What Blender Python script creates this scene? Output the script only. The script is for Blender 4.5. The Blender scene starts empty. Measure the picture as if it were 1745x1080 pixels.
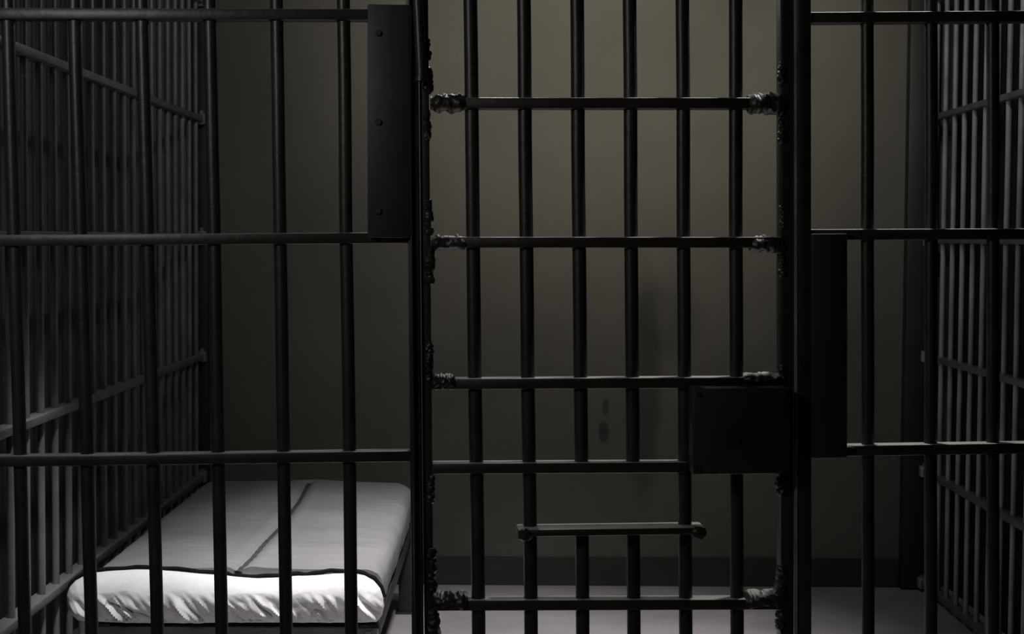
import bpy, bmesh, math, random
from mathutils import Vector, Matrix, noise
random.seed(7)
S = bpy.context.scene
C = S.collection

# ------------------------------------------------------------------ camera
F_PX, IMG_W, IMG_H = 2900.0, 1745.0, 1080.0
EYE = 1.413
cam_d = bpy.data.cameras.new('camera'); cam = bpy.data.objects.new('camera', cam_d); C.objects.link(cam)
cam_d.sensor_width = 36.0; cam_d.lens = F_PX / IMG_W * 36.0; cam_d.clip_start = 0.05
YAW, PITCH, ROLL = 6.5 / F_PX, math.atan(134 / F_PX), math.radians(0.36)
ROT = Matrix.Rotation(-YAW, 3, 'Z') @ Matrix.Rotation(math.pi/2 - PITCH, 3, 'X') @ Matrix.Rotation(ROLL, 3, 'Z')
cam.location = (0, 0, EYE); cam.rotation_euler = ROT.to_euler()
S.camera = cam
S.view_settings.view_transform = 'Standard'; S.view_settings.look = 'None'
S.view_settings.gamma = 1; S.view_settings.use_curve_mapping = False; S.view_settings.exposure = 0.0

# ------------------------------------------------------------------ light
world = bpy.data.worlds.new('world'); S.world = world; world.use_nodes = True
world.node_tree.nodes['Background'].inputs[0].default_value = (1, 1, 1, 1)
world.node_tree.nodes['Background'].inputs[1].default_value = 0.006

def lamp(name, kind, loc, energy, target=None, color=(1, 1, 1), **kw):
    d = bpy.data.lights.new(name, kind); d.energy = energy; d.color = color
    for k, v in kw.items(): setattr(d, k, v)
    o = bpy.data.objects.new(name, d); C.objects.link(o); o.location = loc
    if target is not None:
        o.rotation_euler = (Vector(target) - Vector(loc)).to_track_quat('-Z', 'Y').to_euler()
    return o
# cell ceiling downlight, its wide spill, and the dim corridor lamp behind the viewer
#L_A
lamp('cell_downlight', 'SPOT', (0.15, 4.36, 2.50), 395, (0.06, 5.22, 0.0), (1, .97, .97),
     spot_size=math.radians(64), spot_blend=1.0, shadow_soft_size=0.08)
#L_F
lamp('bunk_fill', 'SPOT', (-0.80, 3.92, 2.00), 108, (-0.90, 4.50, 0.40), (1, .98, .98),
     spot_size=math.radians(46), spot_blend=1.0, shadow_soft_size=0.06)  # added unseen spot, brightens the white end and left of the bunk
#L_B
lamp('cell_spill', 'SPOT', (0.46, 4.60, 2.74), 160, (0.46, 6.9, 2.35), (1, .95, .80),
     spot_size=math.radians(66), spot_blend=1.0, shadow_soft_size=0.12)
#L_G
lamp('cell_wide', 'SPOT', (0.15, 4.60, 2.73), 32, (0.22, 6.9, 2.0), (1, .96, .84),
     spot_size=math.radians(105), spot_blend=1.0, shadow_soft_size=0.12)
#L_D
lamp('corridor_lamp', 'AREA', (-1.30, 2.1, 2.2), 8.0, (-1.0, 3.7, 1.3), (1, 1, 1), size=0.4)
#L_H
lamp('rail_fill', 'SPOT', (0.75, 3.98, 2.70), 75, (0.62, 3.75, 0.6), (1, .98, .95),
     spot_size=math.radians(75), spot_blend=.8, shadow_soft_size=0.06)  # extra spot added to light the rail tops, no fixture here
#L_I
lamp('side_fill', 'SPOT', (0.95, 4.30, 2.70), 24, (1.69, 5.75, 2.15), (1, 1, 1),
     spot_size=math.radians(50), spot_blend=1.0, shadow_soft_size=0.05)  # unseen spot added to brighten the right grille bars
#L_E
lamp('cell_fill', 'POINT', (-0.1, 5.2, 2.5), 11, None, (1, 1, 1), shadow_soft_size=0.06)  # added unseen fill that lifts the ambient level
#L_Z

# ------------------------------------------------------------------ materials
def new_mat(name, color, rough=.5, metal=0.0, var=0.0, scale=6.0, bump=0.0, bscale=40.0, spec=0.5):
    m = bpy.data.materials.new(name); m.use_nodes = True
    nt = m.node_tree; b = nt.nodes['Principled BSDF']
    b.inputs['Roughness'].default_value = rough; b.inputs['Metallic'].default_value = metal
    b.inputs['Specular IOR Level'].default_value = spec
    b.inputs['Base Color'].default_value = (*color, 1)
    tc = nt.nodes.new('ShaderNodeTexCoord')
    if var:
        n = nt.nodes.new('ShaderNodeTexNoise'); n.inputs['Scale'].default_value = scale; n.inputs['Detail'].default_value = 5
        r = nt.nodes.new('ShaderNodeValToRGB')
        r.color_ramp.elements[0].position = .3; r.color_ramp.elements[1].position = .7
        r.color_ramp.elements[0].color = (*[c * (1 - var) for c in color], 1)
        r.color_ramp.elements[1].color = (*[min(1, c * (1 + var)) for c in color], 1)
        nt.links.new(tc.outputs['Object'], n.inputs['Vector']); nt.links.new(n.outputs['Fac'], r.inputs['Fac'])
        nt.links.new(r.outputs['Color'], b.inputs['Base Color'])
    if bump:
        n2 = nt.nodes.new('ShaderNodeTexNoise'); n2.inputs['Scale'].default_value = bscale; n2.inputs['Detail'].default_value = 4
        bp = nt.nodes.new('ShaderNodeBump'); bp.inputs['Strength'].default_value = bump; bp.inputs['Distance'].default_value = 0.01
        nt.links.new(tc.outputs['Object'], n2.inputs['Vector']); nt.links.new(n2.outputs['Fac'], bp.inputs['Height'])
        nt.links.new(bp.outputs['Normal'], b.inputs['Normal'])
    return m

M_bar = new_mat('black_bar_paint', (.020, .018, .014), .42, 0, .35, 9, .10, 45)
M_plate = new_mat('black_plate_paint', (.014, .014, .012), .55, 0, .3, 5, .08, 30)
M_weld = new_mat('rough_weld_metal', (.035, .033, .030), .33, .3, .4, 60, .5, 120)
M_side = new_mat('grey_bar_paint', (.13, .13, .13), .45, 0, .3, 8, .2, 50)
M_highlight = new_mat('edge_highlight', (.22, .22, .21), .4, 0, .3, 14)  # pale colour for a painted highlight line
M_bolt = new_mat('worn_bolt_steel', (.35, .35, .35), .35, .8)
M_cover = new_mat('grey_mattress_cover', (.20, .196, .20), .75, 0, .10, 5, .25, 30, .2)
M_white = new_mat('white_ticking', (.68, .67, .68), .8, 0, .05, 8, .2, 40, .2)
M_piping = new_mat('black_piping', (.008, .008, .008), .9, spec=.1)
M_shade_strip = new_mat('dark_shade_strip', (.055, .053, .054), .9, 0, .3, 30, .2, 60, .1)  # dark tone standing in for shade on the cover
M_side_r = new_mat('lit_grey_bar_paint', (.24, .24, .24), .45, 0, .3, 8, .2, 50)  # lighter copy of the grey bar paint, so the right bars look lit
M_frame = new_mat('dark_bed_steel', (.028, .026, .028), .5, 0, .3, 9, .2, 50)
M_floor = new_mat('worn_concrete_floor', (.33, .31, .32), .6, 0, .16, 3.2, .3, 18)
M_ceil = new_mat('ceiling_paint', (.10, .10, .09), .9, 0, .1, 3)
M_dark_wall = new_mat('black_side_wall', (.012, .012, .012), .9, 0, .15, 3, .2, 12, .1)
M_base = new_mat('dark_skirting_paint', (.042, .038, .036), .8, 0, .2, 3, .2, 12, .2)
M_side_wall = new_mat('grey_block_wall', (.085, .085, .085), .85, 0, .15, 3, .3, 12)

def highlight_tops(m, highlight, lo=.75):
    """paints highlights onto the flat upper faces as a paler, mottled colour"""
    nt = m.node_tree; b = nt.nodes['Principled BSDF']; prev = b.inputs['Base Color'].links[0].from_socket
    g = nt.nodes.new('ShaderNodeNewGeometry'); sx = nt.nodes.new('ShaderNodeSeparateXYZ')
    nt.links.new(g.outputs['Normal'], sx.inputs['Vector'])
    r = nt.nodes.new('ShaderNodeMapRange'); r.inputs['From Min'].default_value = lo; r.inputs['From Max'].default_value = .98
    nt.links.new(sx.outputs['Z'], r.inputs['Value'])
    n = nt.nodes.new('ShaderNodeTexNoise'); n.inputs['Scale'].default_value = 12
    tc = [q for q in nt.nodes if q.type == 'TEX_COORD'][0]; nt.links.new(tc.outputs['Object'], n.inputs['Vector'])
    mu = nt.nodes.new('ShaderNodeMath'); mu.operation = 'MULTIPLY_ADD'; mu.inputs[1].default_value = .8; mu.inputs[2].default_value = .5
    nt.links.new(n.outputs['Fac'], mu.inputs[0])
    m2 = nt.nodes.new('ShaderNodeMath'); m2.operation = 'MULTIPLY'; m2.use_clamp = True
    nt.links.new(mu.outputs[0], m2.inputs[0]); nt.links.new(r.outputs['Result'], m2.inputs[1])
    mx = nt.nodes.new('ShaderNodeMix'); mx.data_type = 'RGBA'; mx.inputs['B'].default_value = (*highlight, 1)
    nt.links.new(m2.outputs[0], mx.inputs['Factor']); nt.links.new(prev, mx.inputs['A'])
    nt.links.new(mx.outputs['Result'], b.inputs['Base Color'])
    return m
M_rail = highlight_tops(new_mat('black_rail_paint', (.020, .018, .014), .42, 0, .35, 9, .10, 45), (.42, .41, .39), .85)  # upper faces carry a painted highlight
M_side_rail = highlight_tops(new_mat('grey_rail_paint', (.10, .10, .10), .45, 0, .3, 8, .2, 50), (.16, .16, .16))

def wall_material():
    m = new_mat('olive_plaster_wall', (.105, .098, .085), .8, 0, .13, 1.6, .25, 25, .3)
    nt = m.node_tree; b = nt.nodes['Principled BSDF']
    base = b.inputs['Base Color'].links[0].from_socket
    tc = [n for n in nt.nodes if n.type == 'TEX_COORD'][0]
    # drips, a broad dark patch, and a tall bar shadow painted into plaster colour
    def blob(cx, cz, sx, sz, amount, prev, warp=.05):
        nn = nt.nodes.new('ShaderNodeTexNoise'); nn.inputs['Scale'].default_value = 7
        nt.links.new(tc.outputs['Object'], nn.inputs['Vector'])
        mx = nt.nodes.new('ShaderNodeVectorMath'); mx.operation = 'MULTIPLY_ADD'
        mx.inputs[1].default_value = (warp,) * 3; nt.links.new(nn.outputs['Color'], mx.inputs[0])
        nt.links.new(tc.outputs['Object'], mx.inputs[2])
        mp = nt.nodes.new('ShaderNodeMapping'); mp.vector_type = 'TEXTURE'
        mp.inputs['Location'].default_value = (cx, 6.9, cz); mp.inputs['Scale'].default_value = (sx, 5, sz)
        nt.links.new(mx.outputs['Vector'], mp.inputs['Vector'])
        g = nt.nodes.new('ShaderNodeTexGradient'); g.gradient_type = 'SPHERICAL'
        nt.links.new(mp.outputs['Vector'], g.inputs['Vector'])
        r = nt.nodes.new('ShaderNodeMapRange'); r.interpolation_type = 'SMOOTHSTEP'
        r.inputs['From Max'].default_value = .6; r.inputs['To Min'].default_value = 1; r.inputs['To Max'].default_value = 1 - amount
        nt.links.new(g.outputs['Fac'], r.inputs['Value'])
        mu = nt.nodes.new('ShaderNodeMix'); mu.data_type = 'RGBA'; mu.blend_type = 'MULTIPLY'; mu.inputs['Factor'].default_value = 1
        nt.links.new(prev, mu.inputs['A']); nt.links.new(r.outputs['Result'], mu.inputs['B'])
        return mu.outputs['Result']
    def wx(px): return (px - 866) * 6.9 / F_PX
    def wz(py): return EYE - (py - 406) * 6.9 / F_PX
    c = base
    c = blob(wx(1110), wz(640), .09, .62, .45, c)
    c = blob(wx(1145), wz(520), .20, .22, .30, c, .08)
    c = blob(wx(1038), wz(690), .02, .05, .5, c, .02)
    c = blob(wx(1035), wz(732), .03, .06, .6, c, .02)
    nt.links.new(c, b.inputs['Base Color'])
    return m
M_wall = wall_material()

# ------------------------------------------------------------------ mesh helpers
def obj(name, bm, mat, parent=None, smooth=True):
    me = bpy.data.meshes.new(name); bm.normal_update(); bm.to_mesh(me); bm.free()
    me.materials.append(mat)
    if smooth:
        for p in me.polygons: p.use_smooth = True
        try: me.set_sharp_from_angle(angle=math.radians(38))
        except Exception: pass
    o = bpy.data.objects.new(name, me); C.objects.link(o)
    if parent: o.parent = parent
    return o
def thing(name, label, cat, loc=(0, 0, 0), group=None):
    o = bpy.data.objects.new(name, None); C.objects.link(o); o.location = loc
    o['label'] = label; o['category'] = cat
    if group: o['group'] = group
    o.empty_display_size = .1
    return o
def structure(name, bm, mat):
    o = obj(name, bm, mat, None, False); o['kind'] = 'structure'; return o
def box(bm, lo, hi, bevel=0.0, mtx=None):
    r = bmesh.ops.create_cube(bm, size=1)
    vs = r['verts']
    c = [(a + b) / 2 for a, b in zip(lo, hi)]; s = [abs(b - a) for a, b in zip(lo, hi)]
    for v in vs: v.co = Vector((c[0] + v.co.x * s[0], c[1] + v.co.y * s[1], c[2] + v.co.z * s[2]))
    if bevel:
        es = list({e for v in vs for e in v.link_edges})
        rb = bmesh.ops.bevel(bm, geom=es, offset=bevel, segments=2, affect='EDGES', profile=.5)
        vs = list({v for f in rb['faces'] for v in f.verts} | {v for v in vs if v.is_valid})
    if mtx is not None:
        for v in vs: v.co = mtx @ v.co
    return vs
def beam(bm, a, b, w, d, bevel=.002, side=Vector((0, 1, 0))):
    """rectangular beam from a to b; w across, d along `side`."""
    a = Vector(a); b = Vector(b); ax = (b - a); L = ax.length; ax.normalize()
    y = (side - ax * side.dot(ax)).normalized(); x = y.cross(ax)
    m = Matrix((x, y, ax)).transposed().to_4x4(); m.translation = (a + b) / 2
    return box(bm, (-w/2, -d/2, -L/2), (w/2, d/2, L/2), bevel, m)
def rod(bm, a, b, r, seg=20, wob=0.0):
    a = Vector(a); b = Vector(b); ax = b - a; L = ax.length
    q = ax.to_track_quat('Z', 'Y')
    n = max(2, int(L / .08)) if wob else 2
    rings = []
    for i in range(n):
        t = i / (n - 1); c = a.lerp(b, t); ring = []
        if wob: c = c + Vector((noise.noise(c * 3.1), noise.noise(c * 3.1 + Vector((9, 1, 4))), 0)) * wob
        for k in range(seg):
            an = 2 * math.pi * k / seg
            ring.append(bm.verts.new(c + q @ Vector((r * math.cos(an), r * math.sin(an), 0))))
        rings.append(ring)
    for i in range(n - 1):
        for k in range(seg):
            bm.faces.new((rings[i][k], rings[i][(k+1) % seg], rings[i+1][(k+1) % seg], rings[i+1][k]))
    bm.faces.new(list(reversed(rings[0]))); bm.faces.new(rings[-1])
def tube(bm, pts, r, seg=10, closed=False):
    rings = []; n = len(pts)
    for i, p in enumerate(pts):
        p = Vector(p); t = (Vector(pts[min(i+1, n-1)]) - Vector(pts[max(i-1, 0)])).normalized()
        q = t.to_track_quat('Z', 'Y')
        rings.append([bm.verts.new(p + q @ Vector((r * math.cos(2*math.pi*k/seg), r * math.sin(2*math.pi*k/seg), 0))) for k in range(seg)])
    for i in range(n - 1):
        # match nearest start to avoid twisting
        off = min(range(seg), key=lambda s: (rings[i+1][s].co - rings[i][0].co).length)
        rings[i+1] = rings[i+1][off:] + rings[i+1][:off]
        for k in range(seg):
            bm.faces.new((rings[i][k], rings[i][(k+1) % seg], rings[i+1][(k+1) % seg], rings[i+1][k]))
    bm.faces.new(list(reversed(rings[0]))); bm.faces.new(rings[-1])
def lump(bm, c, r, seed=0, squash=(1, 1, 1)):
    res = bmesh.ops.create_icosphere(bm, subdivisions=2, radius=1)
    c = Vector(c)
    for v in res['verts']:
        d = v.co.normalized()
        k = 1 + .28 * noise.noise(d * 2.3 + Vector((seed * 3.7, seed * 1.3, 0))) + .12 * noise.noise(d * 6 + Vector((seed, 0, 0)))
        v.co = c + Vector((d.x * r * squash[0], d.y * r * squash[1], d.z * r * squash[2])) * k

# ------------------------------------------------------------------ the front plane of the cell
DF = 3.70; TILT = 0.0464                       # plane y = DF + TILT * x
def front(px, py, off=0.0):
    d = ROT @ Vector(((px - IMG_W/2) / F_PX, -(py - IMG_H/2) / F_PX, -1.0))
    dist = (DF + off) / (d.y - TILT * d.x)
    return Vector((0, 0, EYE)) + d * dist
FX = Vector((1, TILT, 0)).normalized(); FN = Vector((-TILT, 1, 0)).normalized()   # along and behind the plane
PX = DF / F_PX                                 # metres per picture pixel on the plane
Z_TOP, Z_BOT = 2.62, 0.0
def vline(px_a, py_a, px_b, py_b, z0=Z_BOT, z1=Z_TOP):
    a = front(px_a, py_a); b = front(px_b, py_b)
    def at(z):
        t = (z - a.z) / (b.z - a.z); return a + (b - a) * t
    return at(z0), at(z1)
def fpt(px, py, off=0.0):
    """point on the plane pushed behind (+) or before (-) it by off metres"""
    return front(px, py) + FN * off
def zpx(px, py): return front(px, py).z

def bar(parent, spec, r=.0142, z0=Z_BOT, z1=Z_TOP):
    a, b = vline(*spec, z0=z0, z1=z1)
    bm = bmesh.new(); rod(bm, a, b, r, 20, .0015); return obj('bar', bm, M_bar, parent)
def crossbar(parent, p, q, h=.024, d=.044):
    a = front(*p); b = front(*q)
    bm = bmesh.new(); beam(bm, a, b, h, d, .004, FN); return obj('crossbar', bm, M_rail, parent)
def post(parent, name, x_top, x_bot, w_px, depth, off=0.0, z0=Z_BOT, z1=Z_TOP, mat=None):
    a, b = vline(x_top, 60, x_bot, 1040, z0, z1)
    bm = bmesh.new(); beam(bm, a + FN*off, b + FN*off, w_px * PX, depth, .004, FN)
    return obj(name, bm, mat or M_bar, parent)
def plate(parent, name, x0, x1, y0, y1, depth, off, mat=None, z1=None):
    a = fpt((x0+x1)/2, y0, off); b = fpt((x0+x1)/2, y1, off)
    if z1 is not None: a.z = z1
    bm = bmesh.new(); beam(bm, b, a, (x1-x0) * PX, depth, .003, FN)
    return obj(name, bm, mat or M_plate, parent)
def bolt(parent, p, r=.008, mat=None):
    bm = bmesh.new(); c = Vector(p)
    rod(bm, c, c - FN * .006, r, 6); return obj('bolt', bm, mat or M_bolt, parent, False)

# ------------------------------------------------------------------ setting
WALL_Y = 6.9
bm = bmesh.new(); box(bm, (-1.65, -2.6, -.1), (1.90, WALL_Y + .1, 0)); structure('floor', bm, M_floor)
bm = bmesh.new(); box(bm, (-1.65, -2.6, 2.8), (1.90, WALL_Y + .1, 2.9)); structure('ceiling', bm, M_ceil)
bm = bmesh.new(); box(bm, (-1.65, WALL_Y, 0), (1.90, WALL_Y + .1, 2.8)); structure('wall_back', bm, M_wall)
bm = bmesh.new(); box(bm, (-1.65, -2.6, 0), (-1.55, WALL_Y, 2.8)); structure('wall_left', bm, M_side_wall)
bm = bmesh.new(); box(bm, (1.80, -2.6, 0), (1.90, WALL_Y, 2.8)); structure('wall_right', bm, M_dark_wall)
bm = bmesh.new(); box(bm, (-1.55, -2.7, 0), (1.80, -2.6, 2.8)); structure('wall_front', bm, M_side_wall)
bm = bmesh.new(); box(bm, (-1.20, WALL_Y - .018, 0), (1.60, WALL_Y, .115), .004); structure('baseboard_back', bm, M_base)

# ------------------------------------------------------------------ front left panel
LP = thing('cell_front_grille', 'fixed black barred panel left of the cell door, in front of the bed', 'bars', (front(360, 540).x, front(360, 540).y, 0))
def keep(root):
    inv = Matrix.Translation(-root.location)
    for ch in root.children: ch.matrix_parent_inverse = inv
for s in [(-101, 60, -72, 1020), (14, 60, 41, 1020), (128, 60, 155, 1020), (243, 60, 267, 1020), (358, 60, 377, 1020), (472, 60, 487, 1020), (586, 60, 598, 1020)]:
    bar(LP, s)
for p, q in [((-140, 25), (697, 27)), ((-140, 411), (703, 405)), ((-140, 786), (706, 775)), ((-140, 1165), (708, 1148)), ((-140, -345), (694, -345))]:
    crossbar(LP, p, q)
post(LP, 'post', 702.5, 711.5, 20, .060)
p = plate(LP, 'cover_plate', 628, 702, 12, 405, .012, -.036)
post(LP, 'flange', 698, 708.5, 5, .012, -.036)
for y in (60, 210, 360):
    bolt(LP, fpt(645, y, -.042), .007, M_plate)

# ------------------------------------------------------------------ front right panel
RP = thing('cell_front_grille', 'fixed black barred panel right of the cell door, with a tall plate beside the door', 'bars', (front(1560, 540).x, front(1560, 540).y, 0))
for s in [(1478, 60, 1479, 1040), (1587, 60, 1586, 1040), (1692, 60, 1692, 1040), (1795, 60, 1793, 1040), (1897, 60, 1893, 1040), (1998, 60, 1992, 1040)]:
    bar(RP, s)
for p, q in [((1372, 32), (2080, 27)), ((1372, 400), (2080, 397)), ((1378, 767), (2080, 757)), ((1378, 1135), (2080, 1118)), ((1372, -340), (2080, -338))]:
    crossbar(RP, p, q)
post(RP, 'post', 1366, 1367, 23, .060)
plate(RP, 'cover_plate', 1376, 1438, 398, 777, .012, -.030)
for y in (420, 590, 755):
    bolt(RP, fpt(1425, y, -.036), .007, M_plate)
bm = bmesh.new(); lump(bm, fpt(1443, 761, -.02), .010, 3, (1.2, 1, .5)); obj('weld', bm, M_weld, RP)

# ------------------------------------------------------------------ the cell door
DR = thing('cell_door', 'black barred steel cell door with a food slot and a lock box, standing in the middle', 'door', (front(1035, 540).x, front(1035, 540).y, 0))
ZB = .03; ZT = 2.56
door_bars = [(802, 60, 815, 1040), (893, 60, 904.5, 1040), (984, 60, 993, 1040), (1073.5, 60, 1080.5, 1040), (1163, 60, 1169, 1040), (1253, 60, 1256.5, 1040)]
for i, s in enumerate(door_bars):
    if i in (2, 3):
        bar(DR, s, .0150, zpx(s[0], 795), ZT); bar(DR, s, .0150, ZB, zpx(s[2], 902))
    elif i == 5:
        bar(DR, s, .0150, ZB, ZT)
    else: bar(DR, s, .0150, ZB, ZT)
for p, q in [((733, 177), (1330, 177)), ((733, 413), (1330, 413)), ((735, 653), (1332, 650)), ((736, 796), (1170, 794)), ((738, 1028), (1336, 1026)),
             ((738, 1410), (1336, 1406)), ((729, -60), (1330, -58)), ((729, -260), (1330, -258))]:
    crossbar(DR, p, q, .024, .048)
post(DR, 'stile', 722, 731, 16, .050, .008, ZB, ZT)
post(DR, 'stile', 1339, 1339, 23, .050, .008, ZB, ZT)
# pale strip painting the highlight in the gap between door stile and post
post(DR, 'highlight_strip', 1351.5, 1352.5, 3, .016, -.022, ZB, ZT, M_highlight)
# lock box
a = fpt(1252, 655, -.035); b = fpt(1252, 800, -.035)
bm = bmesh.new(); beam(bm, b, a, 166 * PX, .085, .006, FN); LB = obj('lock_box', bm, M_plate, DR)
bm = bmesh.new(); c = fpt(1235, 742, -.078); rod(bm, c, c - FN * .005, .017, 24); obj('keyhole_plate', bm, M_bar, LB)
for x, y in ((1180, 666), (1324, 666), (1180, 790), (1324, 790), (1295, 765)):
    c = fpt(x, y, -.0775); bm = bmesh.new(); rod(bm, c, c - FN * .005, .006, 6); obj('bolt', bm, M_bar, LB, False)
# food slot shelf
a = fpt(880, 902, -.012); b = fpt(1196, 898, -.012)
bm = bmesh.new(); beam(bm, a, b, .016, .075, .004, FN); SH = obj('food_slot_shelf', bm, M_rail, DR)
for x, y in ((893, 905), (1184, 901)):
    bm = bmesh.new(); lump(bm, fpt(x, y, -.045), .016, x, (1.1, .7, .9)); obj('hook', bm, M_bar, SH)
# hinge barrel against the jamb
a, b = vline(713, 20, 718, 128, zpx(713, 132), zpx(713, -60))
bm = bmesh.new(); rod(bm, a - FN*.046, b - FN*.046, .011, 16); HB = obj('hinge_barrel', bm, M_bar, LP)
bm = bmesh.new(); rod(bm, (a - FN*.046) - Vector((0, 0, .012)), a - FN*.046, .014, 12); obj('hinge_pin', bm, M_bar, HB)

def weld(pts, seed, parent=DR, mat=None):
    bm = bmesh.new()
    for i, (x, y, r) in enumerate(pts):
        lump(bm, fpt(x, y, -.010), r * PX, seed + i * 1.7, (1, 1.4, 1))
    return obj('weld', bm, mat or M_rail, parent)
def sleeve(x0, x1, y, h, seed, lift=0):
    """ragged torch-cut sleeve around the end of a crossbar; h = half height in picture px"""
    bm = bmesh.new(); N = 44; SG = 24; rings = []
    for i in range(N + 1):
        t = i / N; c = fpt(x0 + (x1 - x0) * t, y, 0); ring = []
        env = min(1, t * 5 + .25, (1 - t) * 5 + .25)
        for k in range(SG):
            an = 2 * math.pi * k / SG
            nz = noise.noise(Vector((t * 5 + seed, math.cos(an) * 1.2, math.sin(an) * 1.2))) * .38 + noise.noise(Vector((t * 11 + seed, math.cos(an) * 2.0, math.sin(an) * 2.0))) * .16
            rr = h * PX * (1.0 + nz) * (.72 + .28 * env)
            dy = .034 * (1 + .3 * nz) * (.75 + .25 * env)
            ring.append(bm.verts.new(c + FN * (dy * math.cos(an)) + Vector((0, 0, rr * math.sin(an) + lift * PX))))
        rings.append(ring)
    for i in range(N):
        for k in range(SG):
            bm.faces.new((rings[i][k], rings[i][(k+1) % SG], rings[i+1][(k+1) % SG], rings[i+1][k]))
    bm.faces.new(rings[0][::-1]); bm.faces.new(rings[-1]); bmesh.ops.recalc_face_normals(bm, faces=bm.faces)
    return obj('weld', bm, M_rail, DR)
R = random.Random(3)
def run(x0, y0, x1, y1, n, r, jx=1.5, jy=2):
    out = []
    for i in range(n):
        t = i / max(1, n - 1)
        out.append((x0 + (x1-x0)*t + R.uniform(-jx, jx), y0 + (y1-y0)*t + R.uniform(-jy, jy), r * R.uniform(.75, 1.15)))
    return out
# ragged sleeves where the crossbars meet the stiles
sleeve(734, 792, 176, 15, 1.3); sleeve(1274, 1332, 177, 16.5, 4.1)
sleeve(735, 793, 414, 13, 7.7); sleeve(1278, 1330, 416, 14, 9.2)
sleeve(736, 775, 650, 13, 12.1); sleeve(1264, 1328, 645, 10, 15.5)
sleeve(739, 797, 1022, 14, 18.4); sleeve(1268, 1330, 1021, 15, 21.9)
# lumpy beads along the inner edges of both stiles
for k, (x, y0, y1, n, r) in enumerate([(728, 70, 98, 6, 7), (729, 122, 156, 7, 9), (727, 190, 240, 9, 7), (729, 342, 395, 10, 8), (732, 430, 478, 9, 9), (731, 588, 645, 11, 8),
                                       (734, 815, 852, 8, 8), (735, 940, 1000, 10, 9), (739, 1042, 1076, 7, 11)]):
    weld(run(x, y0, x, y1, n, r), 20 + k)
for k, (x, y0, y1, n, r) in enumerate([(1331, 108, 146, 8, 7), (1331, 192, 240, 9, 7), (1332, 355, 396, 8, 6), (1331, 425, 470, 9, 7), (1330, 968, 1066, 16, 11), (1330, 800, 840, 8, 9), (1331, 630, 655, 5, 8)]):
    weld(run(x, y0, x, y1, n, r), 40 + k)

# ------------------------------------------------------------------ side grilles
def side_grille(label, X, y0, y1, rails, first, step, post_w, inward, mat, rmat):
    T = thing('side_grille', label, 'bars', (X, y1, 0))
    y = first
    while y > y0 + .05:
        bm = bmesh.new(); rod(bm, (X, y, .0), (X, y, 2.62), .0098, 16, .001); obj('bar', bm, mat, T); y -= step
    for z in rails:
        bm = bmesh.new(); box(bm, (X - .022, y0, z - .011), (X + .022, y1, z + .011), .003); obj('crossbar', bm, rmat, T)
        if z < 2.5:
            s = inward
            bm = bmesh.new()
            box(bm, (X + s*.006 - .022, y1 - .05, z - .022), (X + s*.006 + .022, y1 - .006, z + .022), .003)
            B = obj('bracket', bm, mat, T)
            bm = bmesh.new(); rod(bm, (X + s*.012, y1 - .035, z + .022), (X + s*.012, y1 - .035, z + .034), .010, 6); obj('bolt', bm, M_bolt, B, False)
    bm = bmesh.new(); pc = X + inward * (post_w/2 - .02)
    bm = bmesh.new(); box(bm, (pc - post_w/2, y1 - .005, 0), (pc + post_w/2, y1 + .055, 2.8), .003); obj('post', bm, M_plate, T)
    keep(T); return T
YB = WALL_Y - .06
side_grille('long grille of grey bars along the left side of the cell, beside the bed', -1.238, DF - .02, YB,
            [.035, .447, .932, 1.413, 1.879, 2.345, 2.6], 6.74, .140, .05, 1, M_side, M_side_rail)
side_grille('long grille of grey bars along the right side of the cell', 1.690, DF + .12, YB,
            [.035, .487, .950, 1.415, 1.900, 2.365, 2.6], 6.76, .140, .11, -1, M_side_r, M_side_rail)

# ------------------------------------------------------------------ bed
BZ = 1.413 - 0.970 * 0.94      # mattress top
K = 0.94
DN, DFAR = 4.65, 6.39
def bed_x(px, d): return (px - 866) * d / F_PX
XL, XR = bed_x(150, DN), bed_x(652, DN)
TH = .138
BF = thing('bed_frame', 'low dark steel bunk frame carrying the mattress, against the left grille', 'bed', ((XL+XR)/2, (DN+DFAR)/2, 0))
zf = BZ - TH - .014
for nm, lo, hi in [('side_rail', (XR - .045, DN + .02, zf - .045), (XR - .008, DFAR, zf)), ('side_rail', (XL + .008, DN + .02, zf - .045), (XL + .045, DFAR, zf)),
                   ('end_rail', (XL + .008, DN - .015, zf - .06), (XR - .008, DN + .02, zf - .010)), ('end_rail', (XL + .008, DFAR - .035, zf - .05), (XR - .008, DFAR, zf)),
                   ('slat_panel', (XL + .045, DN + .02, zf - .012), (XR - .045, DFAR - .035, zf - .002))]:
    bm = bmesh.new(); box(bm, lo, hi, .003)
    o = obj(nm, bm, M_side if nm == 'end_rail' and lo[1] < 5 else M_plate, BF)
for x0, x1 in ((XR - .062, XR - .008), (XL + .008, XL + .06)):
    for y0 in (DN - .012, DFAR - .05):
        bm = bmesh.new(); box(bm, (x0, y0, 0), (x1, y0 + .045, zf - .001), .003); box(bm, (x0 - .012, y0 - .008, 0), (x1 + .004, y0 + .053, .008), .002)
        obj('leg', bm, M_plate, BF)
bm = bmesh.new(); c = Vector((XR - .035, DN - .015, zf - .026)); rod(bm, c, c - Vector((0, .010, 0)), .010, 6); obj('bolt', bm, M_bolt, BF, False)
keep(BF)

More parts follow.
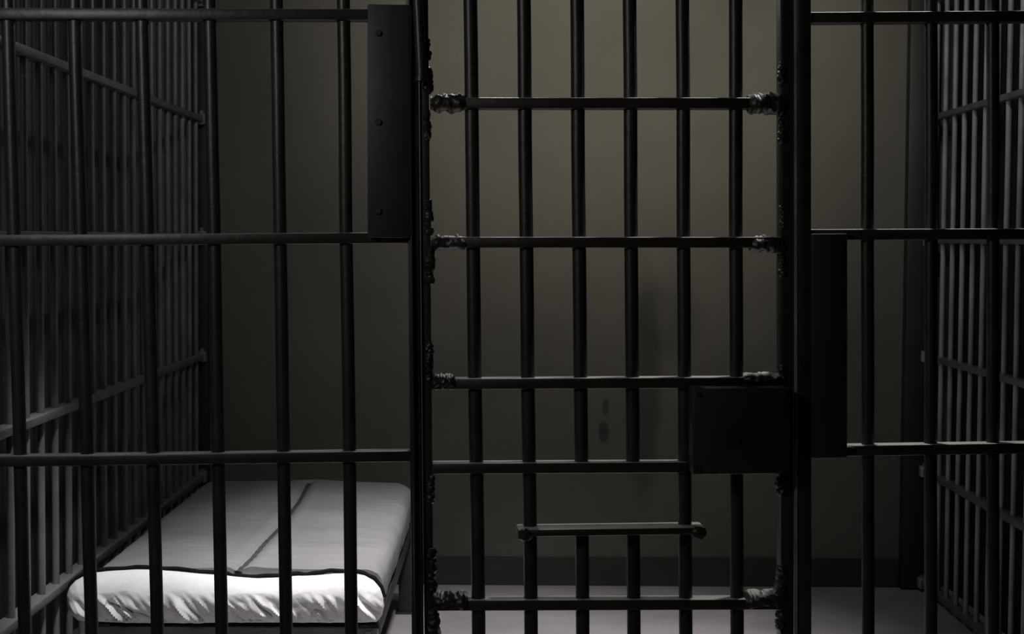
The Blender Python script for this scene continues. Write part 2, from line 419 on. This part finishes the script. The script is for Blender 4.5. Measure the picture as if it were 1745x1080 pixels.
MT = thing('mattress', 'thin grey mattress with a white puckered end and black piping, lying on the bunk', 'mattress', ((XL+XR)/2, (DN+DFAR)/2, zf))
def on_top(px, py):
    d = ROT @ Vector(((px - IMG_W/2) / F_PX, -(py - IMG_H/2) / F_PX, -1.0))
    t = (BZ - EYE) / d.z; return Vector((d.x*t, d.y*t, 0))
crease = [on_top(*p) for p in [(527, 822), (512, 850), (496, 872), (477, 897), (455, 920), (437, 940), (418, 958), (404, 970)]]
def crease_d(x, y):
    p = Vector((x, y, 0)); best = 9
    for a, b in zip(crease, crease[1:]):
        ab = b - a; t = max(0, min(1, (p - a).dot(ab) / ab.dot(ab))); best = min(best, (p - (a + ab*t)).length)
    return best
def cover_mesh():
    bm = bmesh.new(); NY, NTOP, NS = 190, 110, 14
    rings = []
    for j in range(NY + 1):
        v = j / NY; y = DN + (DFAR - DN) * v
        xr, xl = XR, XL
        e = max(0, 1 - (DFAR - y) / .16)                       # rounded far corners
        pull = .16 * (1 - math.sqrt(max(0, 1 - e*e))) if e > 0 else 0
        xr -= pull * .8; xl += pull * .15
        zt_end = .06 * (1 - math.sqrt(max(0, 1 - max(0, 1 - (DFAR - y)/.07)**2)))
        zb = BZ - TH + .0; ring = []
        # section outline: bottom-left, up left side, across top, down right side
        hw = (xr - xl) / 2; cx = (xr + xl) / 2; hz = TH / 2; cz = zb + hz
        N = NTOP
        pts = []
        rc = .045
        # left side arc
        for k in range(NS + 1):
            a = math.pi + (-math.pi/2) * k / NS
            pts.append((xl + rc + rc * math.cos(a), BZ - rc + rc * math.sin(a)))
        for k in range(1, N):
            pts.append((xl + rc + (xr - xl - 2*rc) * k / N, BZ))
        for k in range(NS + 1):
            a = math.pi/2 - math.pi/2 * k / NS
            pts.append((xr - rc + rc * math.cos(a), BZ - rc + rc * math.sin(a)))
        pts.append((xr - .002, zb + .03)); pts.append((xr - .012, zb + .006)); pts.append((xr - .03, zb))
        pts.append((xl + .03, zb)); pts.append((xl + .012, zb + .006)); pts.append((xl + .002, zb + .03))
        for (x, z) in pts:
            up = max(0, min(1, (z - zb) / TH))
            P = Vector((x, y, z))
            h = 0
            if up > .5:
                h += .008 * noise.noise(Vector((x*3, y*2, 1))) + .0022 * noise.noise(Vector((x*9, y*38, 3)))
                h += .0014 * noise.noise(Vector((x*14, y*70, 7)))
                side = math.exp(-((x - xr + .09)/.10)**2)
                h += side * .004 * noise.noise(Vector((x*5, y*16, 9)))
                cd = crease_d(x, y)
                h -= .010 * math.exp(-(cd/.016)**2) - .003 * math.exp(-((cd-.04)/.02)**2)
                # slight crown, as the stuffing makes
                u = (x - cx) / hw; h += .010 * (1 - u*u) - .006
            z2 = z + h * up - zt_end * up
            x2 = x + (.006 * noise.noise(Vector((1.3, y*6, z*8))) if up < .95 and x > cx else 0)
            ring.append(bm.verts.new((x2, y, z2)))
        rings.append(ring)
    n = len(rings[0])
    for j in range(NY):
        for k in range(n):
            bm.faces.new((rings[j][k], rings[j][(k+1) % n], rings[j+1][(k+1) % n], rings[j+1][k]))
    bm.faces.new(list(reversed(rings[0]))); bm.faces.new(rings[-1])
    bmesh.ops.recalc_face_normals(bm, faces=bm.faces)
    return bm
obj('grey_cover', cover_mesh(), M_cover, MT)

# dark strip coloured to stand for the slanting line of shade over the cover
def smooth_line(P, n):
    out = []
    for i in range(n + 1):
        t = i / n * (len(P) - 1); k = min(int(t), len(P) - 2); f = t - k
        p0, p1, p2, p3 = P[max(k-1, 0)], P[k], P[k+1], P[min(k+2, len(P)-1)]
        out.append(.5 * ((2*p1) + (p2 - p0)*f + (2*p0 - 5*p1 + 4*p2 - p3)*f*f + (3*p1 - p0 - 3*p2 + p3)*f**3))
    return out
def top_z(x, y):
    u = (x - (XL+XR)/2) / ((XR-XL)/2)
    return (BZ + .008 * noise.noise(Vector((x*3, y*2, 1))) + .0022 * noise.noise(Vector((x*9, y*38, 3))) + .0014 * noise.noise(Vector((x*14, y*70, 7)))
            - .010 + .003 * math.exp(-((0-.04)/.02)**2) + .010 * (1 - u*u) - .006)
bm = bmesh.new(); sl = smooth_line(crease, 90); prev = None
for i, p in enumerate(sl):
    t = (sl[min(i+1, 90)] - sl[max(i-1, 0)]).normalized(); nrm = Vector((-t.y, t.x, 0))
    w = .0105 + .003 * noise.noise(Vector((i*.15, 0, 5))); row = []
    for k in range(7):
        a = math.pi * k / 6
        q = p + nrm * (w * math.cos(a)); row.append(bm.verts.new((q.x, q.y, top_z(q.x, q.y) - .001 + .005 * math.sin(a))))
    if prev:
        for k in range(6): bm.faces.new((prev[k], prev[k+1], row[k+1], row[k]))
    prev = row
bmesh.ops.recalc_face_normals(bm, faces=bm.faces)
so = obj('shade_strip', bm, M_shade_strip, MT); so['label'] = 'dark slanting line of painted shade'

# white end: outline of the stuffed end seen from the door, then bulged towards it
outline_px = [(115, 1012), (120, 998), (130, 987), (147, 978), (165, 973), (195, 970), (230, 968), (262, 968), (300, 971), (340, 975), (385, 978), (412, 981), (440, 983), (470, 982),
              (505, 979), (540, 978), (570, 975), (600, 974), (622, 978), (638, 987), (649, 1000), (654, 1015), (655, 1032), (651, 1048), (643, 1058), (620, 1060), (560, 1060),
              (500, 1060), (440, 1060), (380, 1060), (320, 1061), (260, 1061), (200, 1060), (160, 1058), (135, 1056), (121, 1042), (116, 1028)]
def end_pt(px, py, d=DN - .01):
    v = ROT @ Vector(((px - IMG_W/2) / F_PX, -(py - IMG_H/2) / F_PX, -1.0)); t = d / v.y
    return Vector((v.x*t, d, EYE + v.z*t))
base = [end_pt(*p) for p in outline_px]
def resample(pts, n):
    P = pts + [pts[0]]; L = [0]
    for a, b in zip(P, P[1:]): L.append(L[-1] + (b - a).length)
    out = []; i = 0
    for k in range(n):
        s = L[-1] * k / n
        while L[i+1] < s: i += 1
        t = (s - L[i]) / (L[i+1] - L[i]); out.append(P[i].lerp(P[i+1], t))
    return out
NB = 360
loop = resample(base, NB)
zc = sum(p.z for p in loop) / NB; zmin = min(p.z for p in loop); zmax = max(p.z for p in loop)
spine_l, spine_r = min(p.x for p in loop) + .06, max(p.x for p in loop) - .06
def white_mesh():
    bm = bmesh.new(); rings = []
    NR = 34
    for r in range(NR + 1):
        s = r / NR                       # 0 at the seam, 1 at the spine
        ring = []
        for p in loop:
            c = Vector((max(spine_l, min(spine_r, p.x)), p.y, zc))
            q = p.lerp(c, s)
            prof = math.sqrt(max(0, 1 - (1 - s)**2.0))
            y = p.y - .062 * prof
            lo = max(0, min(1, (zc + .024 + .012 * noise.noise(Vector((q.x * 14, 0, 4))) - q.z) / .060))
            # puckers: slanted folds running down to the lower seam
            w = q.x * 1.0 + (q.z - zmin) * .75
            f = noise.noise(Vector((w * 30, q.z * 9, 2.0))) + .5 * noise.noise(Vector((w * 62, q.z * 22, 5.0)))
            ridge = (1 - abs(f) * 2.2)
            amp = .021 * lo * min(1, s * 6) * (.55 + .9 * abs(noise.noise(Vector((q.x * 9, 3.3, 0)))) + .3 * noise.noise(Vector((q.x*40, q.z*40, 8)))) 
            # one long fold sweeping right near the left end
            fx = q.x - loop[0].x
            long = math.exp(-(((q.z - (zmin + .055 - (fx - .15) * .38)) / .006)**2)) * (1 if .12 < fx < .32 else 0)
            y += amp * ridge - .010 * f * lo * .4 + .016 * long * min(1, s*4)
            y -= .003 * noise.noise(Vector((q.x*8, q.z*14, 1))) * min(1, s*4)
            ring.append(bm.verts.new((q.x, y, q.z)))
        rings.append(ring)
    for r in range(NR):
        for k in range(NB):
            bm.faces.new((rings[r][k], rings[r][(k+1) % NB], rings[r+1][(k+1) % NB], rings[r+1][k]))
    back = [bm.verts.new((p.x*.985 + .015*(spine_l+spine_r)/2, p.y + .03, zc + (p.z - zc)*.8)) for p in loop]
    for k in range(NB): bm.faces.new((back[k], back[(k+1) % NB], rings[0][(k+1) % NB], rings[0][k]))
    bm.faces.new(back)
    bmesh.ops.remove_doubles(bm, verts=bm.verts, dist=.0002)
    bmesh.ops.recalc_face_normals(bm, faces=bm.faces)
    return bm
obj('white_end', white_mesh(), M_white, MT)
pip = [end_pt(x, y - 1, DN - .016) for x, y in [(119, 1030), (115, 1012), (120, 997), (130, 986), (147, 977), (165, 972), (195, 970), (230, 967), (262, 968), (300, 970), (340, 974), (385, 977), (397, 981), (412, 982), (440, 983), (470, 981),
              (505, 978), (520, 979), (540, 977), (552, 974), (570, 973), (600, 973), (622, 977), (638, 986), (650, 1000), (655, 1018)]]
fine = []
for a, b in zip(pip, pip[1:]):
    for k in range(4): fine.append(a.lerp(b, k/4) + Vector((0, 0, .0012 * math.sin(len(fine)*.9))))
fine.append(pip[-1])
bm = bmesh.new(); tube(bm, fine, .0058, 8); obj('piping', bm, M_piping, MT)
keep(MT); keep(LP); keep(RP); keep(DR)
